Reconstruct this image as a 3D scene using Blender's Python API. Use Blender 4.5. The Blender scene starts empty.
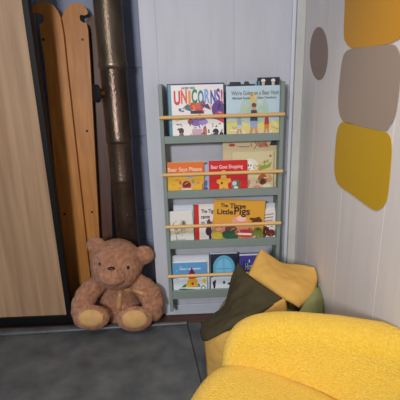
import bpy, bmesh, math, random
from mathutils import Vector, Matrix, noise
random.seed(7)
C = bpy.context.scene.collection
sc = bpy.context.scene
PI = math.pi

# ------------------------------------------------------------------ camera
CAMH = 1.29
F = 400.0
ROT = (Matrix.Rotation(math.radians(-1.5), 4, 'Z') @ Matrix.Rotation(math.radians(90 - 17.1), 4, 'X')
       @ Matrix.Rotation(math.radians(-1.6), 4, 'Z'))
EYE = Vector((0, 0, CAMH))
cam = bpy.data.cameras.new('camera')
cam.sensor_width = 36
cam.lens = 36
cam.clip_start = 0.02
co = bpy.data.objects.new('camera', cam)
C.objects.link(co)
co.matrix_world = Matrix.Translation(EYE) @ ROT
sc.camera = co
R3 = ROT.to_3x3()


def ray(x, y):
    return (R3 @ Vector(((x - 200) / F, -(y - 200) / F, -1))).normalized()


def P(x, y, Y):            # point of a measured direction on the plane y = Y
    d = ray(x, y)
    return EYE + d * (Y / d.y)


def PX(x, y, X):           # ... on the plane x = X
    d = ray(x, y)
    return EYE + d * (X / d.x)


def PZ(x, y, z=0.0):       # ... on the plane z = z
    d = ray(x, y)
    return EYE + d * ((z - CAMH) / d.z)


def PL(x, y, Y0, k):       # ... on a plane leaning back, y = Y0 + k z
    d = ray(x, y)
    t = (Y0 + k * CAMH) / (d.y - k * d.z)
    return EYE + d * t


# ------------------------------------------------------------------ materials
def lin(c):
    return tuple(((v / 255) / 12.92 if v <= 10 else ((v / 255 + 0.055) / 1.055) ** 2.4) for v in c) + (1,)


MATS = {}


def mat(name, rgb, rough=0.7, metal=0.0, var=0.0, scale=20.0, bump=0.0, bscale=80.0, stretch=(1, 1, 1), rgb2=None,
        detail=4.0, sheen=0.0, spec=0.5, bdist=0.005):
    if name in MATS:
        return MATS[name]
    m = bpy.data.materials.new(name)
    m.use_nodes = True
    nt = m.node_tree
    b = nt.nodes['Principled BSDF']
    b.inputs['Base Color'].default_value = lin(rgb)
    b.inputs['Roughness'].default_value = rough
    b.inputs['Metallic'].default_value = metal
    b.inputs['Specular IOR Level'].default_value = spec
    if sheen:
        b.inputs['Sheen Weight'].default_value = sheen
        b.inputs['Sheen Roughness'].default_value = 0.5
    if var or rgb2 or bump:
        tc = nt.nodes.new('ShaderNodeTexCoord')
        mp = nt.nodes.new('ShaderNodeMapping')
        mp.inputs['Scale'].default_value = stretch
        nt.links.new(tc.outputs['Object'], mp.inputs['Vector'])
    if var or rgb2:
        n = nt.nodes.new('ShaderNodeTexNoise')
        n.inputs['Scale'].default_value = scale
        n.inputs['Detail'].default_value = detail
        nt.links.new(mp.outputs[0], n.inputs['Vector'])
        r = nt.nodes.new('ShaderNodeValToRGB')
        r.color_ramp.elements[0].position = 0.32
        r.color_ramp.elements[1].position = 0.68
        c = lin(rgb)
        if rgb2:
            r.color_ramp.elements[0].color = c
            r.color_ramp.elements[1].color = lin(rgb2)
        else:
            r.color_ramp.elements[0].color = tuple(max(0, v * (1 - var)) for v in c[:3]) + (1,)
            r.color_ramp.elements[1].color = tuple(min(1, v * (1 + var)) for v in c[:3]) + (1,)
        nt.links.new(n.outputs['Fac'], r.inputs[0])
        nt.links.new(r.outputs[0], b.inputs['Base Color'])
    if bump:
        n2 = nt.nodes.new('ShaderNodeTexNoise')
        n2.inputs['Scale'].default_value = bscale
        n2.inputs['Detail'].default_value = 3
        nt.links.new(mp.outputs[0], n2.inputs['Vector'])
        bp = nt.nodes.new('ShaderNodeBump')
        bp.inputs['Strength'].default_value = bump
        bp.inputs['Distance'].default_value = bdist
        nt.links.new(n2.outputs['Fac'], bp.inputs['Height'])
        nt.links.new(bp.outputs[0], b.inputs['Normal'])
    MATS[name] = m
    return m


def ink(rgb):               # printed colour on a book cover
    return mat('ink_%02x%02x%02x' % tuple(rgb), rgb, rough=0.45)


M_board = mat('painted_board', (196, 196, 203), 0.75, var=0.04, scale=6, stretch=(3, 3, 0.5), bump=0.15, bscale=60)
M_right = mat('painted_panel', (212, 206, 203), 0.7, var=0.03, scale=5, stretch=(1, 6, 0.4), bump=0.1, bscale=60)
M_post = mat('cream_paint', (196, 194, 188), 0.6, var=0.05, scale=8)
M_post2 = mat('white_gloss', (208, 212, 220), 0.45)
M_brick = mat('blue_grey_paint', (140, 146, 166), 0.7, var=0.1, scale=9, bump=0.3, bscale=50)
M_floor = mat('dark_concrete', (66, 66, 70), 0.75, var=0.25, scale=7, bump=0.2, bscale=50)
M_slab = mat('slate_slab', (72, 75, 77), 0.5, rgb2=(98, 100, 101), scale=9, bump=0.2, bscale=40, detail=8)
M_strip = mat('slate_strip', (80, 82, 84), 0.45, var=0.25, scale=9, bump=0.2, bscale=40)
M_timber = mat('old_floor_timber', (82, 50, 37), 0.6, var=0.3, scale=14, stretch=(1, 5, 5))
M_oak = mat('light_oak', (152, 119, 89), 0.5, rgb2=(177, 143, 110), scale=7, stretch=(5, 5, 0.22), detail=6)
M_black = mat('black_metal', (13, 12, 12), 0.5, spec=0.25)
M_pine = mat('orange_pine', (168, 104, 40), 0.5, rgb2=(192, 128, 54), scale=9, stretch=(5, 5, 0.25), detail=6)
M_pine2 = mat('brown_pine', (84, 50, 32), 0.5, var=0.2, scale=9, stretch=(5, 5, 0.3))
M_screw = mat('dark_screw', (50, 44, 40), 0.4, metal=0.8)
M_pipe = mat('bronze_pipe', (118, 102, 86), 0.32, metal=0.75, var=0.3, scale=12, stretch=(1, 1, 0.5), bump=0.25, bscale=140)
M_pipe3 = mat('brown_bronze_pipe', (92, 74, 62), 0.27, metal=0.7, var=0.35, scale=12, stretch=(1, 1, 0.5), bump=0.3, bscale=140)
M_pipe2 = mat('bronze_collar', (120, 84, 58), 0.35, metal=0.9, var=0.2, scale=20)
M_dark = mat('dark_opening', (16, 13, 12), 0.8)
M_sage = mat('sage_paint', (128, 140, 134), 0.55, var=0.03, scale=10)
M_rod = mat('beech_rod', (220, 176, 112), 0.5, var=0.06, scale=20, stretch=(0.5, 5, 5))
M_page = mat('paper', (228, 226, 220), 0.8)
M_bear = mat('brown_plush', (170, 112, 82), 0.95, rgb2=(210, 152, 116), scale=48, bump=0.8, bscale=170, bdist=0.025, sheen=0.15, spec=0.1)
M_pad = mat('tan_suede', (204, 160, 104), 0.9, var=0.08, scale=30, bump=0.4, bscale=120, spec=0.15)
M_eye = mat('black_bead', (14, 10, 9), 0.15)
M_nose = mat('brown_thread', (46, 22, 18), 0.5)
M_ribbon = mat('satin_ribbon', (196, 146, 96), 0.4, var=0.06, scale=50)
M_must = mat('mustard_cotton', (202, 158, 82), 0.9, var=0.05, scale=14, bump=0.35, bscale=30, bdist=0.01, spec=0.2)
M_olive = mat('olive_cotton', (70, 63, 44), 0.9, var=0.08, scale=14, bump=0.35, bscale=30, bdist=0.01, spec=0.2)
M_sagec = mat('sage_cotton', (132, 134, 88), 0.9, var=0.06, scale=14, bump=0.35, bscale=30, bdist=0.01, spec=0.2)
M_chair = mat('yellow_boucle', (248, 192, 44), 0.95, rgb2=(253, 212, 78), scale=150, bump=0.85, bscale=250, bdist=0.014, sheen=0.2, spec=0.1)
M_leg = mat('dark_wood_leg', (60, 38, 26), 0.5)
M_ochre = mat('ochre_vinyl', (196, 138, 14), 0.55)
M_ochre2 = mat('yellow_vinyl', (190, 150, 14), 0.55)
M_taupe = mat('taupe_vinyl', (156, 137, 122), 0.6)
M_brownv = mat('brown_vinyl', (138, 116, 104), 0.6)


# ------------------------------------------------------------------ mesh helpers
class MB:
    def __init__(self):
        self.bm = bmesh.new()
        self.mi = 0

    def _set(self, faces, mi):
        for f in faces:
            f.material_index = self.mi if mi is None else mi

    def box(self, x0, x1, y0, y1, z0, z1, bevel=0.0, mi=None, mtx=None, seg=2):
        r = bmesh.ops.create_cube(self.bm, size=1)
        vs = r['verts']
        for v in vs:
            v.co = Vector(((x0 + x1) / 2 + v.co.x * (x1 - x0), (y0 + y1) / 2 + v.co.y * (y1 - y0),
                           (z0 + z1) / 2 + v.co.z * (z1 - z0)))
        fs = set(f for v in vs for f in v.link_faces)
        if bevel > 0:
            es = set(e for v in vs for e in v.link_edges)
            rr = bmesh.ops.bevel(self.bm, geom=list(es), offset=bevel, segments=seg, affect='EDGES', profile=0.5)
            fs = set(rr['faces']) | set(f for f in fs if f.is_valid)
            vs = list(set(v for f in fs for v in f.verts))
        self._set(fs, mi)
        if mtx is not None:
            for v in vs:
                v.co = mtx @ v.co
        return self

    def prism(self, pts, off, mi=None):      # closed outline extruded by off
        n = len(pts)
        a = [self.bm.verts.new(p) for p in pts]
        b = [self.bm.verts.new(Vector(p) + off) for p in pts]
        fs = [self.bm.faces.new(a), self.bm.faces.new(b[::-1])]
        for i in range(n):
            j = (i + 1) % n
            fs.append(self.bm.faces.new((a[j], a[i], b[i], b[j])))
        self._set(fs, mi)
        return self

    def lathe(self, prof, org, axis=Vector((0, 0, 1)), n=32, mi=None):   # prof: (r, h)
        q = Vector((0, 0, 1)).rotation_difference(axis.normalized()).to_matrix()
        rings = []
        for r, h in prof:
            rings.append([self.bm.verts.new(Vector(org) + q @ Vector((r * math.cos(2 * PI * k / n), r * math.sin(2 * PI * k / n), h)))
                          for k in range(n)])
        fs = []
        for A, B in zip(rings, rings[1:]):
            for k in range(n):
                j = (k + 1) % n
                fs.append(self.bm.faces.new((A[k], A[j], B[j], B[k])))
        fs.append(self.bm.faces.new(rings[0][::-1]))
        fs.append(self.bm.faces.new(rings[-1]))
        self._set(fs, mi)
        return self

    def ell(self, c, r, mtx=None, u=24, v=16, mi=None):
        rr = bmesh.ops.create_uvsphere(self.bm, u_segments=u, v_segments=v, radius=1)
        for w in rr['verts']:
            p = Vector((w.co.x * r[0], w.co.y * r[1], w.co.z * r[2]))
            if mtx is not None:
                p = mtx @ p
            w.co = Vector(c) + p
        self._set(set(f for w in rr['verts'] for f in w.link_faces), mi)
        return self

    def build(self, name, mats, parent=None, smooth=False, origin=None):
        bmesh.ops.recalc_face_normals(self.bm, faces=self.bm.faces[:])
        if parent is not None:
            inv = parent.matrix_world.inverted() if parent.type == 'EMPTY' else Matrix.Identity(4)
            inv = parent['_mw_inv'] if False else WM(parent).inverted()
            for v in self.bm.verts:
                v.co = inv @ v.co
        me = bpy.data.meshes.new(name)
        self.bm.to_mesh(me)
        self.bm.free()
        for m in (mats if isinstance(mats, (list, tuple)) else [mats]):
            me.materials.append(m)
        if smooth:
            for p in me.polygons:
                p.use_smooth = True
        o = bpy.data.objects.new(name, me)
        C.objects.link(o)
        o.parent = parent
        return o


def WM(o):
    m = o.matrix_basis.copy()
    while o.parent is not None:
        o = o.parent
        m = o.matrix_basis @ m
    return m


def smooth_angle(o, deg=40):
    for p in o.data.polygons:
        p.use_smooth = True
    o.data.set_sharp_from_angle(angle=math.radians(deg))
    return o


def tag(o, label, cat=None, group=None):
    o['label'] = label
    if cat:
        o['category'] = cat
    if group:
        o['group'] = group
    return o


def empty(name, loc, label, cat, group=None, rot=(0, 0, 0)):
    o = bpy.data.objects.new(name, None)
    C.objects.link(o)
    o.location = loc
    o.rotation_euler = rot
    o.empty_display_size = 0.05
    return tag(o, label, cat, group)


def struct(o, label=None):
    o['kind'] = 'structure'
    if label:
        o['label'] = label
    return o


def spline(pts, n=6, closed=True):           # Catmull-Rom through 3D points
    out = []
    N = len(pts)
    rng = range(N) if closed else range(N - 1)
    for i in rng:
        if closed:
            p0, p1, p2, p3 = (Vector(pts[(i + k) % N]) for k in (-1, 0, 1, 2))
        else:
            p0, p1, p2, p3 = (Vector(pts[min(max(i + k, 0), N - 1)]) for k in (-1, 0, 1, 2))
        for s in range(n):
            t = s / n
            out.append(0.5 * ((2 * p1) + (-p0 + p2) * t + (2 * p0 - 5 * p1 + 4 * p2 - p3) * t * t
                              + (-p0 + 3 * p1 - 3 * p2 + p3) * t ** 3))
    if not closed:
        out.append(Vector(pts[-1]))
    return out


# ------------------------------------------------------------------ the setting
D = 2.00            # face of the white boarded pier
DB = 2.40           # painted block wall in the alcove
XW = PX(299, 130, 1).y  # placeholder, replaced below
XW = P(303.5, 40, D).x  # right wall plane
XL = P(147, 140, D).x   # left edge of the pier

# floor
b = MB(); b.box(-2.2, XW + 0.1, -0.6, DB + 0.1, -0.06, -0.012)
struct(b.build('floor', M_floor))
b = MB()
yb = PZ(30, 328.5).y
for k in range(3):
    w = (DB - yb) / 3
    b.box(-2.2, XW + 0.05, yb + k * w + 0.002, yb + (k + 1) * w, -0.03, 0.0, 0.002)
struct(b.build('floor_boards', M_timber))
# slate slab with a border strip along the back and the right
p0, p1 = PZ(0, 336.5), PZ(187, 325)
q1 = PZ(203, 392)
dx = (p1 - p0).normalized()
side = (q1 - p1).normalized()
b = MB()
A = p1.copy(); B = p1 + side * 2.4
L = p1 - dx * 2.0; L2 = L + side * 2.4
b.prism([Vector((v.x, v.y, -0.03)) for v in (L, A, B, L2)], Vector((0, 0, 0.028)))
struct(b.build('floor_slab', M_slab))
b = MB()
xa_, xb_ = -2.2, p1.x
ya = lambda x: p0.y + (p1.y - p0.y) * (x - p0.x) / (p1.x - p0.x) + 0.009
prof_ = []
for x in (xa_, xb_):
    y0_, y1_ = ya(x), yb - 0.004
    pr_ = [(y0_, -0.03), (y0_, 0.002), (y0_ + 0.004, 0.008), (y0_ + 0.014, 0.012), (y1_ - 0.006, 0.012), (y1_, 0.006), (y1_, -0.03)]
    prof_.append([b.bm.verts.new((x, y, z)) for y, z in pr_])
for k in range(7):
    j = (k + 1) % 7
    b.bm.faces.new((prof_[0][k], prof_[0][j], prof_[1][j], prof_[1][k]))
b.bm.faces.new(prof_[0]); b.bm.faces.new(prof_[1][::-1])
struct(b.build('trim_1', M_strip))
b = MB()
e = Vector((0.008, 0, 0))
b.prism([Vector((v.x, v.y, -0.03)) for v in (Vector((p1.x, yb - 0.004, 0)) + e, Vector((p1.x + 0.075, yb - 0.004, 0)), B + Vector((0.083, 0, 0)), B + e, A + e)],
        Vector((0, 0, 0.026)))
struct(b.build('trim_2', M_strip))

# painted block wall at the back of the alcove, with courses
b = MB()
zs = [0.0, P(140, 240, DB).z, P(135, 210, DB).z, 0.96, P(132, 68, DB).z, 1.75, 2.3]
for k in range(len(zs) - 1):
    xs = [-2.2, -1.45, -0.98, -0.52, XL + 0.1] if k % 2 else [-2.2, -1.2, -0.8, XL + 0.1]
    for x0, x1 in zip(xs, xs[1:]):
        b.box(x0 + 0.002, x1 - 0.002, DB, DB + 0.1, zs[k] + 0.003, zs[k + 1] - 0.003, 0.004)
b.box(-2.2, XL + 0.1, DB + 0.006, DB + 0.1, 0, 2.3)
struct(b.build('wall_alcove', M_brick))
# white boarded pier
b = MB()
seams = [XL, XL + 0.075, P(234, 40, D).x, XW]
for x0, x1 in zip(seams, seams[1:]):
    b.box(x0 + 0.0002, x1 - 0.0002, D, DB + 0.1, 0, 2.3, 0.0008, seg=1)
struct(b.build('wall_back', M_board))
b = MB(); b.box(P(165, 300, D - 0.01).x, XW - 0.03, D - 0.012, D, 0.0, P(200, 304.0, D - 0.012).z, 0.003)
struct(b.build('baseboard_back', M_post2))
# right wall, tall boards
b = MB()
ys = [-0.6, -0.1, 0.4, PX(380, 250, XW).y, PX(337, 250, XW).y, PX(308, 235, XW).y, D + 0.1]
for y0, y1 in zip(ys, ys[1:]):
    b.box(XW, XW + 0.1, y0 + 0.0002, y1 - 0.0002, 0, 2.3, 0.0008, seg=1)
struct(b.build('wall_right', M_right))
# corner post
xp = P(296.5, 40, D - 0.03).x
b = MB(); b.box(xp, XW, D - 0.028, D, 0, 2.3, 0.004)
struct(b.build('trim_3', M_post))
b = MB(); b.box(xp - 0.018, xp - 0.001, D - 0.018, D, 0, 2.3, 0.004)
struct(b.build('trim_4', M_post2))

# ------------------------------------------------------------------ wall decals
def decal(pts, m, label, grp='vinyl pebble shapes on the right wall'):
    o3 = spline([PX(x, y, XW - 0.0008) for x, y in pts], 6)
    bb = MB(); bb.prism(o3, Vector((-0.0012, 0, 0)))
    o = bb.build('wall_decal', m)
    c = sum((Vector(v) for v in o3), Vector()) / len(o3)
    for v in o.data.vertices:
        v.co -= c
    o.location = c
    return tag(o, label, 'wall decal', grp)


decal([(345, 2), (344, 34), (346.5, 43), (352, 48), (360, 47.6), (384, 44.6), (394, 41.5), (403, 33), (407, 0), (408, -40), (402, -60),
       (385, -66), (356, -55), (347, -45), (345.5, -30)], M_ochre, 'large ochre rounded decal topmost on the right wall')
decal([(352, 48.6), (344, 55), (340.5, 74), (338.5, 100), (340, 115), (345, 122), (358, 125.5), (383, 131), (390, 126), (396, 114), (400, 86),
       (401, 60), (397, 47), (389, 44.5), (370, 46.5)], M_taupe, 'taupe rounded decal between two yellow ones on the right wall')
decal([(341.5, 122.6), (337, 133), (334.6, 163), (335.5, 177), (340, 186), (352, 194.5), (369, 207), (377, 210.3), (383.5, 206), (388, 195), (391.5, 160),
       (391.8, 143), (389.5, 135.5), (384, 131.5), (362, 127), (347, 122.4)], M_ochre2, 'yellow rounded decal lowest on the right wall')
cc = [(319 + 9 * math.cos(2 * PI * k / 20), 53.5 + 26.5 * math.sin(2 * PI * k / 20)) for k in range(20)]
decal(cc, M_brownv, 'small brown round decal beside the corner post')

# ------------------------------------------------------------------ oak panel with black frame
YP = 1.935
xo = P(49, 150, YP).x
xi = P(43, 150, YP).x
zi = P(30, 316.5, YP).z
t = empty('framed_wood_panel', (xo - 0.4, YP + 0.02, 0.0), 'tall light oak panel in a black frame standing left of the slats', 'panel')
b = MB(); b.box(xo - 0.95, xi, YP + 0.004, YP + 0.03, zi, 2.0)
b.build('wood_panel', M_oak, t)
b = MB(); b.box(xi, xo, YP - 0.004, YP + 0.04, 0.001, 2.03, 0.003); b.build('frame_stile', M_black, t)
b = MB(); b.box(xo - 1.0, xo - 0.95, YP - 0.004, YP + 0.04, 0.001, 2.03, 0.003); b.build('frame_stile', M_black, t)
b = MB(); b.box(xo - 0.95, xi, YP - 0.004, YP + 0.04, 0.001, zi, 0.003); b.build('frame_rail', M_black, t)
b = MB(); b.box(xo - 0.95, xi, YP - 0.004, YP + 0.04, 2.0, 2.03, 0.003); b.build('frame_rail', M_black, t)


# ------------------------------------------------------------------ hooked slats leaning in the alcove
def slat(outline, Y0, k, m, label, screws, low):
    pts = [PL(x, y, Y0, k) for x, y in outline]
    # the two foot corners go down to the floor along the slat's own edges
    def foot(a, c):
        d = c - a
        s = (0.001 - c.z) / d.z
        return c + d * s
    pts.append(foot(PL(*low[0], Y0, k), PL(*low[1], Y0, k)))
    pts.append(foot(PL(*low[2], Y0, k), PL(*low[3], Y0, k)))
    base = (pts[-1] + pts[-2]) / 2
    t = empty('hooked_slat', (base.x, base.y, 0), label, 'wooden slat', 'hooked wooden slats leaning in the alcove')
    b = MB(); b.prism(pts, Vector((0, 0.024, 0)))
    b.build('board', m, t)
    for x, y in screws:
        p = PL(x, y, Y0, k)
        b = MB(); b.lathe([(0.0065, -0.002), (0.0065, 0.001), (0.004, 0.002)], p, Vector((0, -1, 0)), 14)
        b.build('screw', M_screw, t)
    return t


KL = 0.085
slat([(49, 60), (43, 25), (42, 21.5), (43.5, 20.5), (41, 22.5), (37, 23), (33.5, 21)][0:0] +
     [(44.5, 60), (39, 24), (42.5, 23.5), (44, 20), (43.5, 16), (40, 13), (35, 13.2), (32.5, 12), (32.5, 7), (36, 3.5), (42, 1.8), (48, 2.2), (53.5, 5.5), (57.5, 11),
      (60.5, 17.5), (63.5, 35), (66, 60)],
     2.14, KL, M_pine, 'left pine slat, hook notch facing the black-framed panel', [(43.5, 39.5), (64.5, 214)],
     [(66, 60), (87, 250), (44.5, 60), (62.5, 250)])
slat([(67, 60), (62.5, 32), (61.5, 20), (63.5, 12.5), (67, 7), (73, 3), (79, 3), (84.5, 6), (87.5, 11), (87.5, 14), (84, 15.5), (81, 14.6), (79.5, 16), (80, 20), (83, 22.5),
      (86.5, 23), (88, 30), (90, 60)],
     2.17, KL, M_pine, 'middle pine slat, hook notch facing the bronze pipe', [(82.5, 39.5), (87, 131), (92, 212)],
     [(90, 60), (100, 250), (67, 60), (86, 250)])
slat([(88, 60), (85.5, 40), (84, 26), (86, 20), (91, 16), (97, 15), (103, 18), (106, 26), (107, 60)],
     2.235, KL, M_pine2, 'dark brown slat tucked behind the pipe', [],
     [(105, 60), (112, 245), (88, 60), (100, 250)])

# ------------------------------------------------------------------ bronze flue pipe
YPp = 2.19
def pc(y, x):
    return P(x, y, YPp)
top_x = P(110.8, 0, YPp).x
px = P(117.6, 120, YPp).x
def pr(y, wpx):
    p = P(115, y, YPp)
    dpt = (R3.inverted() @ (p - EYE)).z * -1
    return wpx / 2 * dpt / F * 0.985
t = empty('flue_pipe', (px, YPp, 0), 'bronze metal flue pipe standing behind the teddy bear', 'pipe')
z65, z67, z140, z180 = P(115, 63, YPp).z, P(115, 70, YPp).z, P(118, 139, YPp).z, P(121, 179, YPp).z
r1, r2, r3, r4 = pr(30, 28.5), pr(100, 26.4), pr(160, 24), pr(230, 22.6)
org = Vector((px, YPp, 0))
b = MB(); b.lathe([(r4 * 0.98, 0.001), (r4 * 0.99, 0.3), (r4, z180)], org, n=48)
smooth_angle(b.build('lower_section', M_pipe3, t))
b = MB(); b.lathe([(r4, z180 - 0.012), (r3 + 0.001, z180 - 0.006), (r3 + 0.002, z180), (r3, z180 + 0.006), (r3, z140 - 0.01)], org, n=48)
smooth_angle(b.build('joint_section', M_pipe3, t))
b = MB(); b.lathe([(r3, z140 - 0.02), (r2 + 0.002, z140 - 0.012), (r2 + 0.003, z140), (r2, z140 + 0.01), (r2, z65 - 0.01)], org, n=48)
smooth_angle(b.build('branch_section', M_pipe3, t))
b = MB(); b.lathe([(r2, z65 - 0.03), (r1 + 0.003, z65 - 0.022), (r1 + 0.005, z65 - 0.012), (r1 + 0.004, z65), (r1, z65 + 0.012), (r1, 2.2)], org, n=48)
smooth_angle(b.build('upper_section', M_pipe, t))
zb = P(106, 93, YPp).z
dirb = Vector((-0.86, -0.5, 0)).normalized()
b = MB(); b.lathe([(0.024, r2 * 0.7), (0.024, r2 + 0.016), (0.031, r2 + 0.018), (0.031, r2 + 0.03), (0.026, r2 + 0.032)], Vector((px, YPp, zb)), dirb, 28)
spg = smooth_angle(b.build('side_spigot', M_pipe2, t))
b = MB(); b.lathe([(0.044, r2 + 0.022), (0.046, r2 + 0.03), (0.044, r2 + 0.042), (0.03, r2 + 0.044)], Vector((px, YPp, zb)), dirb, 28)
smooth_angle(b.build('spigot_cap', M_dark, spg))
b = MB()
for ang in (0.35,):
    d = Vector((math.sin(ang), -math.cos(ang), 0))
    b.lathe([(0.006, r4 - 0.002), (0.006, r4 + 0.004), (0.003, r4 + 0.006)], Vector((px, YPp, P(123, 212, YPp).z)), d, 12)
b.build('rivet', M_pipe2, t)

# ------------------------------------------------------------------ wall bookcase
YF = 1.88
xl = P(163.4, 190, YF).x
xr = P(281.7, 190, YF).x
ztop = P(200, 83.5, YF).z
xc = (xl + xr) / 2
t = empty('book_display_shelf', (xc, 1.94, 0), 'sage green wall bookcase of four ledges with beech rods', 'bookcase')
TH = 0.018
for x0, x1 in ((xl, xl + TH), (xr - TH, xr)):
    b = MB(); b.box(x0, x1, YF, D - 0.014, P(167, 312, YF).z, ztop, 0.002)
    b.build('side_panel', M_sage, t)
lips = [(134.8, 142.2), (189.6, 196.9), (239.8, 247.2), (289.6, 297.4)]
rods = [116.0, 173.2, 225.2, 274.5]
LEDGE = []
for i, (a, c) in enumerate(lips):
    z1 = P(223, a, YF).z
    z0 = P(223, c, YF).z
    b = MB(); b.box(xl + TH, xr - TH, YF + 0.001, YF + 0.015, z0, z1, 0.0015)
    lip = b.build('ledge_lip', M_sage, t)
    b = MB(); b.box(xl + TH, xr - TH, YF + 0.015, D - 0.016, z0, z0 + 0.012)
    b.build('ledge_board', M_sage, t)
    LEDGE.append(z0 + 0.0125)
    zr = P(223, rods[i], YF - 0.01).z
    b = MB(); b.lathe([(0.007, 0), (0.0085, 0.0015), (0.0085, xr - xl - 0.0015), (0.007, xr - xl)], Vector((xl, YF - 0.0085, zr)), Vector((1, 0, 0)), 16)
    smooth_angle(b.build('retaining_rod', M_rod, t))

# ------------------------------------------------------------------ books
FONTS = {}


def lettering(items, parent, W, H, mtx):
    """items: (text, u, v, size as share of height, rgb, stretch in x); one mesh"""
    bm = bmesh.new()
    mats = []
    for (s, u, v, size, rgb, u1) in items:
        cu = bpy.data.curves.new('t', 'FONT')
        cu.body = s
        cu.size = 1.0
        cu.extrude = 0.0
        cu.offset = 0.035 if len(s) == 1 and size > 0.3 else 0.02
        cu.align_x = 'LEFT'
        to = bpy.data.objects.new('t', cu)
        C.objects.link(to)
        dg = bpy.context.evaluated_depsgraph_get()
        me = to.evaluated_get(dg).to_mesh()
        m = ink(rgb)
        if m not in mats:
            mats.append(m)
        k = mats.index(m)
        xa = min(p.co.x for p in me.vertices); xb = max(p.co.x for p in me.vertices)
        sx = (u1 - u) * W / (xb - xa)
        vs = [bm.verts.new(mtx @ Vector((u * W + (p.co.x - xa) * sx, -0.0019, v * H + p.co.y * size * H))) for p in me.vertices]
        for f in me.polygons:
            try:
                nf = bm.faces.new([vs[i] for i in f.vertices])
                nf.material_index = k
            except ValueError:
                pass
        to.to_mesh_clear() if False else None
        C.objects.unlink(to)
        bpy.data.objects.remove(to)
        bpy.data.curves.remove(cu)
    ret = bmesh.ops.extrude_face_region(bm, geom=bm.faces[:])
    for g in ret['geom']:
        if isinstance(g, bmesh.types.BMVert):
            g.co += mtx.to_3x3() @ Vector((0, -0.0003, 0))
    bmesh.ops.recalc_face_normals(bm, faces=bm.faces[:])
    inv = WM(parent).inverted()
    for v in bm.verts:
        v.co = inv @ v.co
    me = bpy.data.meshes.new('title_lettering')
    bm.to_mesh(me)
    bm.free()
    for m in mats:
        me.materials.append(m)
    o = bpy.data.objects.new('title_lettering', me)
    C.objects.link(o)
    o.parent = parent
    return o


def book(tier, x0, x1, ytop, layer, base, art, title, label, spine=None, tilt=0.0, th=0.013, group=None, back=None):
    zl = LEDGE[tier]
    yf = YF + 0.0205 + layer * 0.0165
    ym = ytop + 15
    X0 = P(x0, ym, yf).x
    X1 = P(x1, ym, yf).x
    zt = P((x0 + x1) / 2, ytop, yf + 0.01).z
    W = X1 - X0
    H = zt - zl
    sn = abs(math.sin(tilt)) * W / 2
    H -= sn * 1.0
    t = empty('picture_book', ((X0 + X1) / 2, yf, zl + sn), label, 'book', group or 'picture books on the %s ledge' % ('top', 'second', 'third', 'bottom')[tier])
    lean = math.radians(2.6)
    mtx = Matrix.Translation(((X0 + X1) / 2, yf, zl + sn)) @ Matrix.Rotation(tilt, 4, 'Y') @ Matrix.Rotation(-lean, 4, 'X') @ Matrix.Translation((-W / 2, 0, 0))
    # cover: front board, back board, spine, printed artwork
    mats = [ink(base)]
    def mi(rgb):
        m = ink(rgb)
        if m not in mats:
            mats.append(m)
        return mats.index(m)
    b = MB()
    b.box(0, W, 0, 0.002, 0, H, 0.0006, mi=0, mtx=mtx, seg=1)
    b.box(0, W, th - 0.002, th, 0, H, 0.0006, mi=mi(back or spine or base), mtx=mtx, seg=1)
    b.box(0, 0.002, 0.002, th - 0.002, 0, H, mi=mi(spine or base), mtx=mtx)
    lay = 0
    for it in art:
        kind, rgb = it[0], it[-1]
        k = mi(rgb)
        lay += 1
        d = -0.00006 * lay - 0.0001
        if kind == 'r':
            _, u0, v0, u1, v1, _ = it
            pts = [(u0, v0), (u1, v0), (u1, v1), (u0, v1)]
        elif kind == 'e':
            _, u, v, ru, rv, _ = it
            pts = [(u + ru * math.cos(2 * PI * q / 20), v + rv * math.sin(2 * PI * q / 20)) for q in range(20)]
        else:
            pts = it[1]
        p3 = [mtx @ Vector((min(max(u, 0.003), 0.997) * W, 0, min(max(v, 0.003), 0.997) * H)) for u, v in pts]
        off = mtx.to_3x3() @ Vector((0, d, 0))
        try:
            b.prism(p3, off, mi=k)
        except ValueError:
            pass
    b.build('cover', mats, t)
    b = MB(); b.box(0.002, W - 0.003, 0.002, th - 0.002, 0.002, H - 0.003, mtx=mtx)
    b.build('page_block', M_page, t)
    if title:
        lettering(title, t, W, H, mtx)
    return t


def figure(u, v, h, c1, c2, skin=(206, 150, 120)):      # a small plain printed walker
    h *= .88
    w = h * 0.24
    return [('p', [(u - w * .5, v + h * .42), (u + w * .5, v + h * .42), (u + w * .35, v + h * .8), (u - w * .35, v + h * .8)], c1),
            ('p', [(u - w * .45, v + h * .2), (u + w * .45, v + h * .2), (u + w * .45, v + h * .44), (u - w * .45, v + h * .44)], c2),
            ('p', [(u - w * .6, v), (u - w * .25, v), (u - w * .02, v + h * .22), (u - w * .4, v + h * .22)], skin),
            ('p', [(u + w * .2, v), (u + w * .6, v + .01), (u + w * .4, v + h * .22), (u + w * .05, v + h * .22)], skin),
            ('e', u, v + h * .9, w * .28, h * .11, skin),
            ('e', u, v + h * .96, w * .3, h * .07, (120, 60, 40))]


def dabs(seed, n, u0, v0, u1, v1, cols, size=0.04):     # small loose printed brush marks
    rnd = random.Random(seed)
    out = []
    for _ in range(n):
        u, v = rnd.uniform(u0, u1), rnd.uniform(v0, v1)
        a, l, w_ = rnd.uniform(0, PI), size * rnd.uniform(.6, 1.6), size * rnd.uniform(.2, .5)
        c_, s_ = math.cos(a), math.sin(a)
        out.append(('p', [(u - l * c_ - w_ * s_, v - l * s_ + w_ * c_), (u + l * c_ - w_ * s_ * .6, v + l * s_ + w_ * c_ * .6), (u + l * c_ + w_ * s_, v + l * s_ - w_ * c_), (u - l * c_ + w_ * s_ * .6, v - l * s_ - w_ * c_ * .6)],
                    rnd.choice(cols)))
    return out


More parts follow.
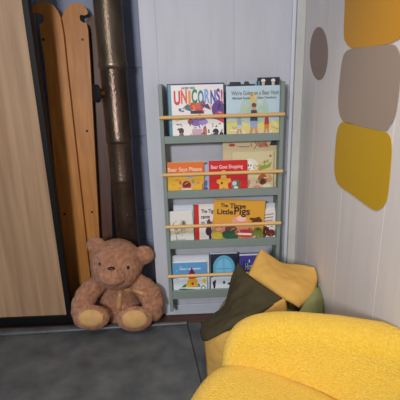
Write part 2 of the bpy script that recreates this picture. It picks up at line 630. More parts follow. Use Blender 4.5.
# --- top ledge
navy = (44, 58, 92)
art = [('e', .16, .56, .03, .03, (90, 90, 150)), ('e', .9, .55, .13, .16, (96, 60, 140)), ('e', .92, .38, .11, .14, (214, 60, 90)), ('e', .78, .36, .06, .05, (110, 160, 50)),
       ('e', .88, .3, .06, .05, (240, 140, 60)),
       ('p', [(.2, .58), (.38, .52), (.4, .62), (.3, .66)], (30, 120, 120)), ('e', .42, .62, .08, .07, (206, 60, 50)), ('e', .52, .6, .1, .08, (224, 90, 40)), ('e', .6, .66, .05, .06, (190, 30, 40)),
       ('p', [(.56, .62), (.76, .54), (.7, .66)], (86, 50, 110)), ('r', .36, .48, .62, .54, (60, 36, 44)),
       ('e', .2, .26, .14, .2, (235, 205, 160)), ('e', .5, .12, .62, .3, (240, 236, 228)),
       ('e', .46, .32, .1, .07, (130, 110, 190)), ('e', .6, .33, .09, .06, (170, 140, 210)), ('e', .36, .34, .06, .05, (150, 70, 90)),
       ('e', .17, .17, .05, .06, (70, 44, 40)), ('p', [(.1, .02), (.24, .02), (.2, .14), (.14, .14)], (150, 90, 90)), ('r', .38, .03, .58, .2, (206, 170, 180)), ('e', .63, .15, .04, .1, (190, 110, 90)),
       ('e', .84, .14, .06, .06, (50, 40, 50)), ('p', [(.76, .02), (.92, .02), (.88, .12), (.8, .12)], (90, 60, 90)), ('e', .95, .08, .04, .06, (40, 36, 44))]
art += dabs(1, 16, .14, .36, .95, .62, [(60, 40, 60), (206, 60, 90), (40, 120, 130), (236, 150, 60), (120, 80, 160)], .035) + dabs(2, 22, .06, .03, .96, .3, [(60, 44, 50), (180, 120, 110), (130, 110, 150), (236, 226, 220), (90, 60, 70)], .03)
cols = [(205, 40, 50), (226, 90, 40), (228, 150, 40), (40, 130, 80), (40, 130, 150), (130, 165, 220), (70, 80, 170), (110, 60, 150), (190, 50, 130), (214, 50, 80)]
us = [.055, .185, .30, .355, .455, .565, .685, .775, .87][:9]
word = 'UNICORNS!'
us = [(.05, .17), (.185, .30), (.325, .37), (.39, .495), (.51, .62), (.635, .735), (.75, .85), (.86, .935), (.95, .985)]
tt = [(ch, u[0], .66 + (.02 if i % 2 else 0), .335, cols[i], u[1]) for i, (ch, u) in enumerate(zip(word, us))]
tt.append(('NEVER FEED', .2, .925, .055, (90, 96, 110), .46))
book(0, 171.2, 223.6, 84.6, 0, (236, 230, 226), art, tt, 'white picture book with rainbow capital letters on the top ledge', spine=navy)
book(0, 167.2, 224.6, 83.2, 1, navy, [('r', .02, .02, .08, .98, (86, 150, 170))], None, 'navy book just peeking out behind the rainbow lettered one', spine=(86, 150, 170))
art = [('r', 0, 0, 1, .34, (226, 206, 130)), ('p', [(0, .3), (.3, .38), (.55, .3), (.8, .38), (1, .34), (1, .2), (0, .2)], (222, 212, 120)), ('r', 0, 0, 1, .1, (214, 214, 190)),
       ('e', .5, .55, .26, .28, (176, 204, 186)), ('e', .25, .42, .13, .1, (182, 205, 200)), ('e', .8, .42, .14, .12, (190, 210, 214)), ('e', .47, .78, .06, .1, (222, 190, 120))]
art += dabs(3, 16, .3, .3, .75, .78, [(176, 196, 170), (200, 214, 206), (216, 196, 150), (190, 206, 214)], .06) + dabs(4, 14, .05, .04, .95, .3, [(232, 214, 150), (206, 196, 140), (236, 226, 190), (190, 180, 130)], .05)
art += figure(.23, .1, .42, (150, 170, 190), (196, 200, 210)) + figure(.49, .08, .66, (60, 66, 80), (150, 170, 200)) + figure(.72, .1, .42, (180, 60, 50), (206, 130, 60))
book(0, 226.4, 283.0, 85.6, 0, (190, 212, 224), art,
     [("We're Going on a Bear Hunt", .09, .83, .115, (140, 136, 116), .93), ('Michael Rosen', .11, .755, .06, (110, 110, 110), .43), ('Helen Oxenbury', .54, .755, .06, (110, 110, 110), .89)],
     'pale blue picture book showing walkers on sand, right end of top ledge', back=(36, 40, 44))
book(0, 227.0, 257.0, 79.6, 1, (176, 182, 192), [('r', .02, .86, .98, .925, (44, 40, 50)), ('p', [(.06, .84), (.5, .84), (.46, .965), (.1, .965)], (30, 28, 34)), ('p', [(.5, .84), (.86, .84), (.72, .97), (.6, .97)], (50, 42, 60)),
     ('p', [(.86, .84), (.99, .84), (.99, .97)], (80, 170, 190))],
     None, 'pale book with black shapes sticking up behind the walkers book')
book(0, 258.0, 280.0, 77.2, 1, (26, 28, 36), [('e', .25, .95, .1, .028, (230, 225, 220)), ('e', .25, .9, .07, .04, (220, 180, 160)), ('e', .7, .95, .1, .028, (230, 225, 220)), ('e', .7, .9, .07, .04, (220, 190, 170)),
     ('r', .02, .86, .08, .94, (70, 160, 180))], None, 'black book with two pale figures at its top, behind the walkers book')
# --- second ledge
art = [('r', 0, .64, 1, 1, (226, 112, 40)), ('r', .02, .5, .24, .68, (226, 170, 50)), ('e', .62, .58, .12, .06, (130, 170, 200)), ('e', .54, .28, .22, .2, (230, 170, 90)), ('e', .53, .3, .12, .13, (150, 36, 30)), ('e', .53, .33, .07, .08, (110, 20, 26)),
       ('e', .53, .16, .14, .05, (226, 208, 170)), ('e', .36, .38, .03, .06, (200, 70, 40)), ('e', .7, .4, .04, .06, (150, 160, 90)), ('e', .84, .36, .03, .05, (220, 120, 110)), ('p', [(.5, 0), (.96, .02), (.9, .12), (.6, .1)], (110, 120, 130)),
       ('p', [(.92, .0), (1, .0), (1, .4), (.94, .3)], (150, 120, 100))]
art += dabs(5, 18, .06, .04, .92, .5, [(240, 196, 80), (210, 120, 50), (150, 150, 110), (236, 170, 60), (190, 70, 40)], .035)
book(1, 166.3, 204.2, 162.2, 0, (230, 178, 44), art, [('Bear Says Please', .05, .73, .17, (246, 214, 180), .94)], 'orange and yellow book at the left end of the second ledge')
book(1, 199.5, 210.5, 164.5, 1, (176, 186, 206), [('e', .6, .35, .12, .12, (80, 120, 190)), ('e', .55, .6, .1, .1, (150, 170, 210)), ('e', .6, .15, .14, .08, (70, 100, 170))], None,
     'pale blue book sliver between the orange and red books')
art = [('p', [(.24, .04), (.33, .04), (.38, .2), (.43, .04), (.52, .04), (.48, .3), (.58, .36), (.56, .46), (.46, .46), (.44, .56), (.32, .56), (.3, .46), (.2, .42), (.19, .34), (.27, .28)], (232, 176, 60)), ('e', .38, .62, .08, .1, (236, 184, 70)),
       ('e', .33, .32, .03, .04, (110, 40, 20)), ('e', .68, .26, .1, .15, (110, 120, 126)), ('e', .66, .3, .06, .07, (200, 206, 206)), ('e', .7, .16, .06, .05, (230, 228, 220)), ('e', .78, .28, .05, .1, (90, 110, 50)), ('r', .62, .02, .86, .06, (90, 120, 60))]
book(1, 209.2, 247.4, 160.6, 0, (206, 24, 30), art, [('Bear Goes Shopping', .05, .77, .16, (246, 200, 190), .88)], 'bright red book with a yellow star figure on the second ledge')
art = [('e', .42, .66, .2, .17, (226, 224, 208)), ('e', .42, .62, .08, .14, (240, 238, 228)), ('e', .39, .66, .015, .03, (60, 50, 40)), ('e', .45, .66, .015, .03, (60, 50, 40)),
       ('p', [(.6, .5), (.92, .6), (.96, .74), (.84, .66), (.66, .64)], (150, 160, 60)), ('p', [(.7, .7), (.9, .72), (.86, .8)], (170, 170, 80)), ('e', .92, .88, .03, .03, (200, 90, 70)),
       ('e', .45, .24, .08, .1, (230, 190, 170)), ('e', .74, .3, .12, .14, (170, 90, 40)), ('e', .74, .24, .06, .08, (80, 50, 40)), ('e', .9, .32, .07, .1, (210, 160, 110)), ('e', .6, .1, .1, .06, (214, 150, 130)), ('e', .85, .12, .1, .06, (226, 216, 190))]
art += dabs(6, 30, .08, .06, .95, .9, [(200, 180, 130), (170, 130, 90), (140, 150, 80), (226, 214, 180), (190, 110, 80), (110, 80, 60)], .035)
art += [('p', [(.42, .06), (.7, .06), (.7, .09), (.42, .09)], (70, 60, 50))]
book(1, 232.4, 273.8, 151.4, 1, (212, 200, 156), art, None, 'cream book with a pale creature and green leaves behind the red book')
art = [('e', .17, .93, .06, .03, (176, 60, 50)), ('p', [(.66, .87), (.86, .87), (.8, .98), (.7, .96)], (190, 120, 90)), ('p', [(.86, .9), (1, .9), (1, 1), (.9, 1)], (40, 44, 50)), ('r', .3, .885, .5, .9, (120, 100, 90))]
art += dabs(7, 12, .2, .86, .98, .97, [(176, 110, 80), (120, 90, 70), (200, 170, 120), (150, 60, 50)], .03)
book(1, 223.0, 277.0, 141.0, 2, (214, 194, 152), art, None, 'tall beige book at the back, its top under the first ledge')
book(1, 262.0, 280.2, 146.0, 3, (206, 206, 208), [], None, 'plain white book standing at the right back of the second ledge')
# --- third ledge
art = [('e', .6, .55, .16, .14, (184, 176, 160)), ('e', .62, .6, .06, .12, (110, 100, 80)), ('e', .3, .5, .08, .07, (170, 150, 140)), ('r', .04, .4, .98, .44, (206, 196, 170)), ('p', [(.0, .3), (.5, .36), (1, .3), (1, .42), (0, .42)], (210, 200, 160)),
       ('r', .12, .12, .66, .17, (190, 190, 186)), ('e', .55, .38, .2, .05, (200, 180, 140))]
art += dabs(8, 30, .1, .2, .95, .72, [(190, 180, 164), (150, 140, 124), (206, 190, 160), (120, 110, 96), (200, 160, 140)], .04)
book(2, 169.6, 194.0, 211.0, 0, (222, 220, 214), art, None, 'white book with a faint sketch, left end of the third ledge', tilt=math.radians(-2.5), back=(110, 120, 130))
book(2, 174.0, 193.8, 205.0, 1, (204, 210, 222), [], None, 'plain pale blue book behind the faint sketch cover')
art = [('r', 0, 0, .19, 1, (204, 40, 26)), ('e', .62, .42, .1, .2, (120, 50, 60)), ('e', .6, .3, .14, .12, (60, 40, 60)), ('e', .66, .14, .06, .1, (70, 40, 50)), ('e', .82, .5, .06, .12, (206, 90, 40)), ('e', .8, .3, .05, .2, (60, 50, 60))]
book(2, 194.6, 217.8, 204.0, 1, (228, 222, 214), art, [('The Tiger', .29, .78, .13, (60, 60, 80), .95), ('came', .28, .64, .13, (90, 50, 100), .66), ('to Tea', .28, .49, .13, (60, 90, 100), .76)],
     'white book with a red spine beside the faint sketch cover', spine=(204, 40, 26))
art = [('p', [(0, 0), (1, 0), (1, .3), (.86, .4), (.6, .36), (.3, .42), (0, .3)], (190, 150, 60)), ('e', .2, .34, .18, .12, (224, 140, 120)), ('e', .36, .3, .12, .12, (120, 60, 80)), ('e', .52, .5, .16, .11, (232, 160, 140)), ('e', .55, .56, .09, .07, (240, 200, 185)),
       ('e', .64, .38, .2, .1, (226, 150, 110)), ('e', .36, .16, .18, .12, (40, 90, 60)), ('e', .66, .2, .2, .1, (196, 60, 70)), ('r', .5, .16, .76, .21, (240, 224, 214)), ('e', .9, .22, .1, .14, (110, 130, 50)), ('e', .1, .12, .1, .1, (200, 180, 60)),
       ('p', [(.74, .46), (.96, .46), (.96, .54), (.9, .62), (.8, .58)], (100, 50, 30)), ('e', .76, .56, .05, .03, (90, 44, 26))]
art += dabs(9, 22, .06, .06, .95, .4, [(214, 110, 90), (90, 60, 60), (226, 180, 130), (60, 100, 60), (236, 190, 170), (190, 150, 60)], .04)
book(2, 211.6, 262.8, 200.2, 0, (218, 160, 52), art, [('The', .13, .83, .12, (56, 36, 40), .27), ('Three', .31, .81, .16, (56, 36, 40), .62), ('Little', .07, .66, .17, (56, 30, 40), .38), ('Pigs', .40, .66, .25, (60, 34, 50), .71)],
     'golden yellow pigs book leaning a little on the third ledge', tilt=math.radians(4.0))
art = [('r', .1, .8, .9, .83, (150, 120, 110)), ('r', .12, .7, .85, .735, (150, 130, 120)), ('r', .1, .6, .8, .635, (160, 140, 130)), ('e', .3, .3, .26, .16, (90, 36, 30)), ('e', .62, .2, .24, .12, (120, 50, 36)), ('e', .2, .14, .12, .1, (70, 40, 36)), ('r', 0, .47, 1, .52, (220, 200, 160))]
art += dabs(10, 12, .1, .08, .9, .42, [(60, 40, 36), (130, 70, 50), (200, 180, 160)], .05)
book(2, 260.5, 278.8, 208.6, 1, (228, 222, 214), art, None, 'small cream printed book tilted beside the golden pigs book', tilt=math.radians(-7))
book(2, 263.0, 276.0, 203.2, 2, (210, 216, 224), [], None, 'pale blank book behind the small cream printed one')
# --- bottom ledge
art = [('r', 0, .46, 1, 1, (96, 156, 206)), ('p', [(0, .5), (.3, .58), (.6, .5), (1, .56), (1, .4), (0, .4)], (220, 226, 232)), ('r', .2, .78, .82, .82, (200, 220, 236)), ('p', [(.22, .24), (.36, .34), (.76, .34), (.8, .24)], (40, 110, 56)), ('p', [(.14, .2), (.24, .12), (.86, .08), (.9, .14), (.3, .2)], (50, 110, 50)), ('e', .88, .2, .07, .08, (60, 120, 60)), ('e', .88, .2, .045, .05, (226, 230, 234)),
       ('p', [(.36, .24), (.44, .5), (.7, .5), (.74, .26)], (232, 180, 50)), ('e', .57, .34, .04, .05, (206, 50, 40)), ('e', .56, .64, .1, .12, (180, 40, 50)), ('p', [(.48, .66), (.64, .66), (.56, .86)], (110, 30, 60)), ('e', .56, .54, .12, .05, (206, 60, 50)), ('e', .92, .42, .05, .08, (230, 206, 60)), ('r', .03, .0, .97, .06, (224, 228, 232))]
art += dabs(11, 12, .05, .5, .95, .9, [(120, 176, 216), (150, 196, 226), (80, 140, 196)], .04)
book(3, 173.0, 207.0, 262.2, 0, (222, 228, 234), art, None, 'blue and white book with a red-hatted figure on a sledge')
book(3, 172.2, 209.4, 255.6, 1, (206, 210, 216), [], None, 'taller white book behind the sledge cover on the bottom ledge')
art = [('r', 0, .44, 1, 1, (40, 44, 62)), ('e', .5, .62, .42, .34, (96, 170, 206)), ('e', .5, .62, .3, .26, (120, 190, 222)), ('p', [(.49, .4), (.51, .4), (.51, .9), (.49, .9)], (70, 140, 180)), ('r', .2, .62, .8, .635, (70, 140, 180)), ('r', 0, 0, 1, .42, (222, 226, 232)), ('p', [(.06, .3), (.2, .36), (.16, .14), (.1, .14)], (40, 44, 60)),
       ('e', .5, .28, .05, .04, (60, 80, 120)), ('p', [(.6, .24), (.86, .34), (.9, .28), (.74, .2)], (46, 50, 66)), ('e', .3, .1, .03, .04, (40, 40, 60)), ('e', .72, .1, .03, .05, (60, 70, 110)), ('r', 0, .42, .1, .9, (28, 30, 44)), ('r', .9, .42, 1, .9, (28, 30, 44))]
book(3, 210.6, 237.4, 253.6, 0, (206, 214, 224), art, None, 'dark book with a round icy blue window beside the sledge cover')
art = [('r', .0, .96, 1, 1, (206, 206, 216)), ('e', .5, .3, .35, .2, (90, 80, 180)), ('e', .8, .5, .14, .1, (50, 44, 110)), ('r', 0, 0, 1, .2, (226, 200, 120))]
book(3, 239.6, 258.6, 253.8, 0, (66, 64, 142), art, [('a', .48, .79, .15, (200, 205, 235), .56), ('Hug', .3, .6, .24, (206, 226, 240), .68), ('for', .54, .46, .14, (170, 175, 220), .74)],
     'purple blue book with pale lettering, partly behind the beanbag')

# ------------------------------------------------------------------ teddy bear
t = empty('teddy_bear', (P(120, 310, 1.95).x, 1.95, 0), 'seated brown plush teddy bear with tan foot pads against the pipe', 'teddy bear')


def sc_at(p):
    return (R3.inverted() @ (p - EYE)).z * -1 / F


parts = MB()
def blob(x, y, Y, rx, ry, ryd=None, rotz=0.0, roty=0.0):
    p = P(x, y, Y)
    s = sc_at(p)
    d = ryd if ryd is not None else (rx + ry) / 2 * s
    m = Matrix.Rotation(rotz, 3, 'Z') @ Matrix.Rotation(roty, 3, 'Y')
    parts.ell(p, (rx * s, d, ry * s), m)


blob(117, 263, 1.97, 26.5, 24.5, 0.13, roty=0.12)           # head
blob(116, 270, 1.94, 24, 19, 0.12, roty=0.1)
blob(112.5, 274.5, 1.86, 15, 10.5, 0.075, roty=0.1)       # muzzle
blob(95.8, 245, 1.97, 9.8, 9, 0.03)                    # ears
blob(144, 255, 1.97, 10.5, 10, 0.03)
blob(119, 298, 2.02, 22, 25, 0.10)                         # torso
blob(119, 306, 2.01, 23, 19, 0.105)
for q, (x, y, Y, r) in enumerate([(98, 284, 1.95, 10), (92, 289, 1.925, 11), (86.5, 296, 1.9, 11.5), (82.5, 304, 1.885, 11), (80.5, 311, 1.875, 9.5)]):
    blob(x, y, Y, r, r)
for q, (x, y, Y, r) in enumerate([(139, 284, 1.95, 10), (145, 288.5, 1.93, 11), (150.5, 295, 1.915, 12), (153, 303, 1.905, 11.5), (153.5, 311, 1.9, 10)]):
    blob(x, y, Y, r, r)
for q, (x, y, Y, rx, ry) in enumerate([(105, 314, 1.95, 10, 10), (98, 316, 1.90, 12.5, 10.5), (91.5, 317.6, 1.835, 18.7, 13.6)]):
    blob(x, y, Y, rx, ry, 0.045)
for q, (x, y, Y, rx, ry) in enumerate([(130, 314, 1.95, 10, 10), (133, 316.5, 1.90, 12.5, 10.5), (134.5, 318.6, 1.835, 18.6, 13.8)]):
    blob(x, y, Y, rx, ry, 0.045)
body = parts.build('body', M_bear, t, True)
md = body.modifiers.new('r', 'REMESH'); md.mode = 'VOXEL'; md.voxel_size = 0.007
md = body.modifiers.new('s', 'SMOOTH'); md.factor = 0.5; md.iterations = 3
bpy.context.view_layer.update()
dg = bpy.context.evaluated_depsgraph_get()
me = bpy.data.meshes.new_from_object(body.evaluated_get(dg))
body.modifiers.clear()
body.data = me
inv = WM(t)
for v in me.vertices:
    w = inv @ v.co
    n = noise.noise(w * 38) * 0.0018 + noise.noise(w * 120) * 0.0012
    v.co += v.normal * n
    w = inv @ v.co
    if w.z < 0.001:
        v.co.z += 0.001 - w.z
for p in me.polygons:
    p.use_smooth = True
for v in me.vertices:
    pass
if not me.materials:
    me.materials.append(M_bear)

dgb = None
from mathutils.bvhtree import BVHTree
bv = BVHTree.FromPolygons([inv @ v.co for v in me.vertices], [tuple(p.vertices) for p in me.polygons])


def on_body(x, y, fallback=1.85):
    h = bv.ray_cast(EYE, ray(x, y))
    return (h[0], h[1]) if h[0] is not None else (P(x, y, fallback), Vector((0, -1, 0)))


def frame(n):
    return Vector((0, -1, 0)).rotation_difference(n).to_matrix()


for x, y in ((99.8, 264), (128, 267.5)):
    p, n = on_body(x, y)
    b = MB(); b.ell(p + n * 0.001, (0.0075, 0.005, 0.0085), frame(n), 16, 12); b.build('eye', M_eye, t, True)
p, n = on_body(111.3, 268.6)
b = MB(); b.ell(p, (0.019, 0.008, 0.011), frame(n), 20, 14); b.build('nose', M_nose, t, True)
# stitched mouth below the nose
b = MB()
for (x, y) in ((111.5, 272), (111.7, 274), (111.9, 276), (110, 278), (108, 279), (114, 278), (116, 278.6)):
    p, n = on_body(x, y)
    b.ell(p, (0.002, 0.0015, 0.004), None, 8, 6)
b.build('mouth_stitching', M_nose, t, True)
# foot pads: a patch lying on the sole
def patch(name, cx, cy, rx, ry, m, lift=0.003):
    bm = bmesh.new()
    rings = []
    NR, NA = 7, 32
    c = None
    for i in range(NR + 1):
        f = i / NR
        row = []
        for k in range(NA):
            a = 2 * PI * k / NA
            p, n = on_body(cx + rx * f * math.cos(a), cy + ry * f * math.sin(a))
            l = lift if i < NR else -0.003
            row.append(bm.verts.new(p + n * l))
            if i == 0:
                break
        rings.append(row)
    for k in range(NA):
        bm.faces.new((rings[0][0], rings[1][k], rings[1][(k + 1) % NA]))
    for A_, B_ in zip(rings[1:], rings[2:]):
        for k in range(NA):
            j = (k + 1) % NA
            bm.faces.new((A_[k], A_[j], B_[j], B_[k]))
    for _ in range(3):
        bmesh.ops.smooth_vert(bm, verts=[v for v in bm.verts if not v.is_boundary], factor=0.5, use_axis_x=True, use_axis_y=True, use_axis_z=True)
    o = MB(); o.bm.free(); o.bm = bm
    return o.build(name, m, t, True)


tag(patch('foot_pad', 91.0, 318, 14.4, 9.8, M_pad), 'tan foot pad')
tag(patch('foot_pad', 134.5, 319, 14.6, 10.2, M_pad), 'tan foot pad')


def strip(name, pts, w, m):
    c = [on_body(x, y) for x, y in pts]
    bm = bmesh.new()
    rows = []
    for i, (p, n) in enumerate(c):
        a = c[max(i - 1, 0)][0]; d = c[min(i + 1, len(c) - 1)][0]
        tdir = (d - a).normalized()
        s = tdir.cross(n).normalized() * w / 2
        rows.append([bm.verts.new(p + n * h + s * k) for h, k in ((0.004, -1), (0.006, 0), (0.004, 1), (-0.002, 1), (-0.002, -1))])
    for A_, B_ in zip(rows, rows[1:]):
        for k in range(5):
            j = (k + 1) % 5
            bm.faces.new((A_[k], A_[j], B_[j], B_[k]))
    bm.faces.new(rows[0]); bm.faces.new(rows[-1][::-1])
    o = MB(); o.bm.free(); o.bm = bm
    return o.build(name, m, t, True)


tag(strip('ribbon_tail', [(120, 290), (120, 295), (119.3, 300), (118.8, 305), (118.6, 310)], 0.028, M_ribbon), 'tan ribbon tail hanging down the chest')
tag(strip('ribbon_tail', [(124, 289), (129, 289.5), (134, 290.5), (139, 292.5), (144, 294.5)], 0.022, M_ribbon), 'tan ribbon tail across the arm')

# ------------------------------------------------------------------ patchwork beanbag
t = empty('beanbag', (0.3, 1.58, 0), 'patchwork floor beanbag of olive, mustard and sage cloth behind yellow armchair', 'beanbag')


def curve_at(pts, n):
    """resample a polyline evenly to n+1 points"""
    pts = spline(pts, 8, closed=False) if len(pts) > 2 else [Vector(p) for p in pts]
    d = [0]
    for a, c in zip(pts, pts[1:]):
        d.append(d[-1] + (c - a).length)
    out = []
    j = 0
    for i in range(n + 1):
        s = d[-1] * i / n
        while j < len(pts) - 2 and d[j + 1] < s:
            j += 1
        f = (s - d[j]) / max(1e-9, d[j + 1] - d[j])
        out.append(pts[j].lerp(pts[j + 1], min(1, max(0, f))))
    return out


def cushion(name, top, right, bottom, left, tf, tb, m, N=36, seed=0.0, wr=0.008, pw=0.5, label=None):
    """stuffed cloth panel between four seams; tf/tb bulge to the front and back"""
    T, Rr, Bt, Lf = (curve_at(s, N) for s in (top, right, bottom, left))
    def S(i, j):
        u, v = i / N, j / N
        return (T[i] * (1 - v) + Bt[i] * v + Lf[j] * (1 - u) + Rr[j] * u
                - (T[0] * (1 - u) * (1 - v) + T[N] * u * (1 - v) + Bt[0] * (1 - u) * v + Bt[N] * u * v))
    G = [[S(i, j) for j in range(N + 1)] for i in range(N + 1)]
    nrm = ((G[N][N] - G[0][0]).cross(G[0][N] - G[N][0])).normalized()
    if nrm.dot(EYE - G[N // 2][N // 2]) < 0:
        nrm = -nrm
    bm = bmesh.new()
    def layer(sgn, th):
        V = {}
        for i in range(N + 1):
            for j in range(N + 1):
                u, v = i / N, j / N
                e = max(0, math.sin(PI * u) * math.sin(PI * v)) ** pw
                p = G[i][j]
                w = noise.noise(p * 9 + Vector((seed, 0, 0))) * wr * 1.3 + noise.noise(p * 24 + Vector((0, seed, 0))) * wr * 0.7
                V[i, j] = p + nrm * (sgn * (th * e + w * e))
        return V
    Fv, Bv = layer(1, tf), layer(-1, tb)
    fv, bvv = {}, {}
    for i in range(N + 1):
        for j in range(N + 1):
            fv[i, j] = bm.verts.new(Fv[i, j])
            bvv[i, j] = fv[i, j] if i in (0, N) or j in (0, N) else bm.verts.new(Bv[i, j])
    for i in range(N):
        for j in range(N):
            bm.faces.new((fv[i, j], fv[i + 1, j], fv[i + 1, j + 1], fv[i, j + 1]))
            bm.faces.new((bvv[i, j + 1], bvv[i + 1, j + 1], bvv[i + 1, j], bvv[i, j]))
    for v in bm.verts:
        v.co.z = max(v.co.z, 0.002)
        v.co.x = min(v.co.x, XW - 0.003)
        v.co.y = min(v.co.y, YF - 0.022)
    o = MB(); o.bm.free(); o.bm = bm
    o = o.build(name, m, t, True)
    if label:
        tag(o, label)
    return o


# sage stuffed body on the floor
b = MB(); b.ell((0.33, 1.56, 0.17), (0.235, 0.25, 0.215), None, 48, 32)
for v in b.bm.verts:
    w = v.co
    v.co += (v.co - Vector((0.33, 1.56, 0.17))).normalized() * (noise.noise(w * 6) * 0.012)
    v.co.z = max(v.co.z, 0.001)
    v.co.x = min(v.co.x, XW - 0.003)
    v.co.y = min(v.co.y, YF - 0.022)
tag(b.build('sage_body', M_sagec, t, True), 'sage green stuffed body')
cushion('mustard_panel', [P(261.5, 248.5, 1.70), P(271, 256.5, 1.70), P(282, 264, 1.69), P(298, 265, 1.66), P(314.5, 267, 1.60)],
        [P(314.5, 267, 1.60), P(318, 277, 1.57), P(316, 288, 1.52), P(312, 297, 1.47), P(299, 308, 1.40)],
        [P(248, 274.5, 1.60), P(262, 284, 1.54), P(281, 297, 1.45), P(290, 302, 1.42), P(299, 308, 1.40)],
        [P(261.5, 248.5, 1.70), P(256, 257, 1.67), P(248, 274.5, 1.60)],
        0.05, 0.06, M_must, seed=3.0, label='mustard yellow top flap')
cushion('olive_panel', [P(237.5, 262, 1.72), P(243, 268, 1.68), P(248, 274.5, 1.62), P(265, 286, 1.53), P(283, 297.5, 1.45)],
        [P(283, 297.5, 1.45), P(275, 304, 1.41), P(262, 311, 1.37), P(247, 321, 1.33)],
        [P(200, 331, 1.50), P(203, 341, 1.41), P(212, 338, 1.37), P(226, 330, 1.35), P(247, 321, 1.33)],
        [P(237.5, 262, 1.72), P(231.5, 277, 1.70), P(228, 292, 1.66), P(224, 305, 1.62), P(213, 314, 1.58), P(203, 322, 1.54), P(200, 331, 1.50)],
        0.035, 0.05, M_olive, seed=8.0, wr=0.014, label='dark olive left panel')
cushion('sage_panel', [P(311, 291, 1.50), P(316, 287, 1.53), P(320.5, 288, 1.55)], [P(320.5, 288, 1.55), P(323, 300, 1.50), P(323, 316, 1.44)],
        [P(294, 322, 1.36), P(308, 324, 1.36), P(323, 316, 1.44)], [P(311, 291, 1.50), P(304, 303, 1.43), P(294, 322, 1.36)],
        0.012, 0.04, M_sagec, seed=5.0, label='sage green right panel')
zb_ = 0.004
cushion('front_panel', [P(204, 341, 1.41), P(213, 336, 1.38), P(228, 329, 1.36), P(252, 315, 1.37), P(270, 306, 1.40), P(286, 296.5, 1.44)],
        [P(286, 296.5, 1.44), Vector((0.40, 1.36, 0.2)), Vector((0.40, 1.38, zb_))],
        [Vector((P(207, 384, 1.43).x, 1.42, zb_)), Vector((0.2, 1.33, zb_)), Vector((0.40, 1.38, zb_))],
        [P(204, 341, 1.41), P(206, 362, 1.42), Vector((P(207, 384, 1.43).x, 1.42, zb_))],
        0.02, 0.05, M_must, seed=12.0, label='mustard yellow front panel')

# ------------------------------------------------------------------ yellow boucle tub chair
TH_ = math.radians(-26.5)
CX, CY = 0.287, 0.95        # middle of the backrest on the floor
t = empty('tub_armchair', (CX, CY, 0), 'small yellow boucle tub armchair in the right foreground', 'armchair')
CM = Matrix.Translation((CX, CY, 0)) @ Matrix.Rotation(TH_, 4, 'Z')


def chair_pt(x, y, z):
    return CM @ Vector((x, y, z))


def sup(a, n):
    c, s = math.cos(a), math.sin(a)
    return (math.copysign(abs(c) ** (2 / n), c), math.copysign(abs(s) ** (2 / n), s))


# backrest: a thick padded slab with fully rounded edges, curved round the sitter and leaning back
def padded(name, hw, hh, zc, th, curve, lean, ec, et, NU=72, NV=28, ymid=0.0, dome=0.0, xoff=0.0):
    """front outline is a superellipse hw x hh (exponent ec) at height zc, thickness th with round edge"""
    bm = bmesh.new()
    NR = 22
    def mp(x, y, z):
        x = x + xoff
        yy = y + ymid - curve * x * x + lean * (z - zc)
        return chair_pt(x, yy, z + 0.13 * x * max(0, (z - 0.2) / 0.3))
    for sgn in (-1, 1):
        pass
    rings = []
    prof = []
    for i in range(NR * 2 + 1):
        a = -PI / 2 + PI * i / (NR * 2)
        prof.append((abs(math.cos(a)) ** (2 / et), math.copysign(abs(math.sin(a)) ** (2 / et), math.sin(a))))
    for r, yv in prof:
        row = []
        rr = r
        for k in range(NU):
            cx_, sz_ = sup(2 * PI * k / NU, ec)
            # shrink by thickness, not by ratio, so the rounding is even
            x = cx_ * (hw - th * (1 - rr) * 1.0) if rr > 0.02 else cx_ * (hw - th)
            z = sz_ * (hh - th * (1 - rr) * 1.0) if rr > 0.02 else sz_ * (hh - th)
            row.append(bm.verts.new(mp(x, yv * th, zc + z)))
        rings.append(row)
    for A_, B_ in zip(rings, rings[1:]):
        for k in range(NU):
            j = (k + 1) % NU
            bm.faces.new((A_[k], A_[j], B_[j], B_[k]))
    # close both faces with concentric rings
    for row, yv in ((rings[0], -1), (rings[-1], 1)):
        prev = row
        for f in (0.85, 0.68, 0.5, 0.32, 0.15):
            cur = []
            for k in range(NU):
                cx_, sz_ = sup(2 * PI * k / NU, ec + (2 - ec) * (1 - f))
                d = dome * (1 - f * f)
                cur.append(bm.verts.new(mp(cx_ * (hw - th) * f, yv * (th + d), zc + sz_ * (hh - th) * f)))
            for k in range(NU):
                j = (k + 1) % NU
                bm.faces.new((prev[k], prev[j], cur[j], cur[k]))
            prev = cur
        bm.faces.new(prev)
    for v in bm.verts:
        v.co.x = min(v.co.x, XW - 0.004)
    o = MB(); o.bm.free(); o.bm = bm
    return o.build(name, M_chair, t, True)


padded('backrest', 0.34, 0.245, 0.335, 0.065, 0.5, 0.16, 5.0, 2.2, ymid=0.085, dome=0.012, xoff=0.09)


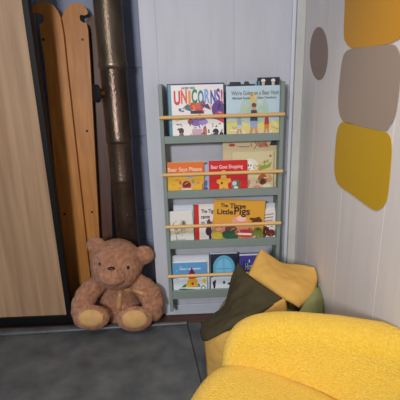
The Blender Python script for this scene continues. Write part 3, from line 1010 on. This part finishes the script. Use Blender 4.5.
# seat: a thick rounded cushion, top view a superellipse
def seat(name, x0, x1, y0, y1, z0, z1, rnd, ex, dome):
    bm = bmesh.new()
    cx, cy = (x0 + x1) / 2, (y0 + y1) / 2
    hx, hy = (x1 - x0) / 2, (y1 - y0) / 2
    NU = 80
    rows = []
    prof = []
    for i in range(13):
        a = PI / 2 * i / 12
        prof.append((rnd * (1 - math.sin(a)), z0 + rnd - rnd * math.cos(a)) if False else (rnd * (1 - math.sin(a)), z0 + rnd * (1 - math.cos(a))))
    for i in range(13):
        a = PI / 2 * i / 12
        prof.append((rnd * (1 - math.cos(a)), z1 - rnd + rnd * math.sin(a)))
    for ins, z in prof:
        rows.append([(ins, z)])
    rings = []
    for ins, z in prof:
        r = []
        for k in range(NU):
            ca, sa = sup(2 * PI * k / NU, ex)
            r.append(bm.verts.new(chair_pt(cx + ca * (hx - ins), cy + sa * (hy - ins) - 0.18 * (cx + ca * (hx - ins)), z)))
        rings.append(r)
    for A_, B_ in zip(rings, rings[1:]):
        for k in range(NU):
            j = (k + 1) % NU
            bm.faces.new((A_[k], A_[j], B_[j], B_[k]))
    bm.faces.new(rings[0][::-1])
    prev = rings[-1]
    for f in (0.85, 0.68, 0.5, 0.32, 0.15):
        cur = []
        for k in range(NU):
            ca, sa = sup(2 * PI * k / NU, ex)
            cur.append(bm.verts.new(chair_pt(cx + ca * (hx - rnd) * f, cy + sa * (hy - rnd) * f - 0.18 * (cx + ca * (hx - rnd) * f), z1 + dome * (1 - f * f))))
        for k in range(NU):
            j = (k + 1) % NU
            bm.faces.new((prev[k], prev[j], cur[j], cur[k]))
        prev = cur
    bm.faces.new(prev)
    for v in bm.verts:
        v.co.x = min(v.co.x, XW - 0.004)
    o = MB(); o.bm.free(); o.bm = bm
    return o.build(name, M_chair, t, True)


seat('seat', -0.285, 0.265, -0.46, 0.06, 0.09, 0.43, 0.085, 3.2, 0.02)
for lx, ly in ((-0.2, -0.36), (0.2, -0.36), (-0.2, -0.03), (0.17, -0.03)):
    b = MB(); b.lathe([(0.014, 0.001), (0.021, 0.1)], chair_pt(lx, ly, 0), n=16)
    smooth_angle(b.build('leg', M_leg, t))

# ------------------------------------------------------------------ light
w = bpy.data.worlds.new('world')
sc.world = w
w.use_nodes = True
bg = w.node_tree.nodes['Background']
bg.inputs[0].default_value = (0.62, 0.68, 0.80, 1)
bg.inputs[1].default_value = 0.2


def lamp(name, kind, loc, tgt, energy, color, size=0.2, angle=None, blend=0.5):
    l = bpy.data.lights.new(name, kind)
    l.energy = energy
    l.color = color
    if kind == 'AREA':
        l.size = size
    else:
        l.shadow_soft_size = size
    if angle:
        l.spot_size = math.radians(angle)
        l.spot_blend = blend
    o = bpy.data.objects.new(name, l)
    C.objects.link(o)
    o.location = loc
    o.rotation_euler = (Vector(tgt) - Vector(loc)).to_track_quat('-Z', 'Y').to_euler()
    return o


lamp('ceiling_spot', 'SPOT', (0.0, 0.6, 2.5), (0.4, 1.02, 0.4), 78, (1.0, 0.92, 0.82), 0.08, 68, 0.95)
lamp('room_lamp', 'SPOT', (-0.66, 0.3, 2.4), (-0.25, 1.9, 0.5), 30, (1.0, 0.92, 0.84), 0.07, 84, 1.0)
lamp('window_light', 'AREA', (-0.72, -1.2, 1.8), (-0.1, 2.0, 0.6), 62, (0.95, 0.96, 1.0), 0.32)

vs = sc.view_settings
vs.view_transform = 'Standard'
vs.look = 'None'
vs.exposure = -0.12
vs.gamma = 1.0
vs.use_curve_mapping = False
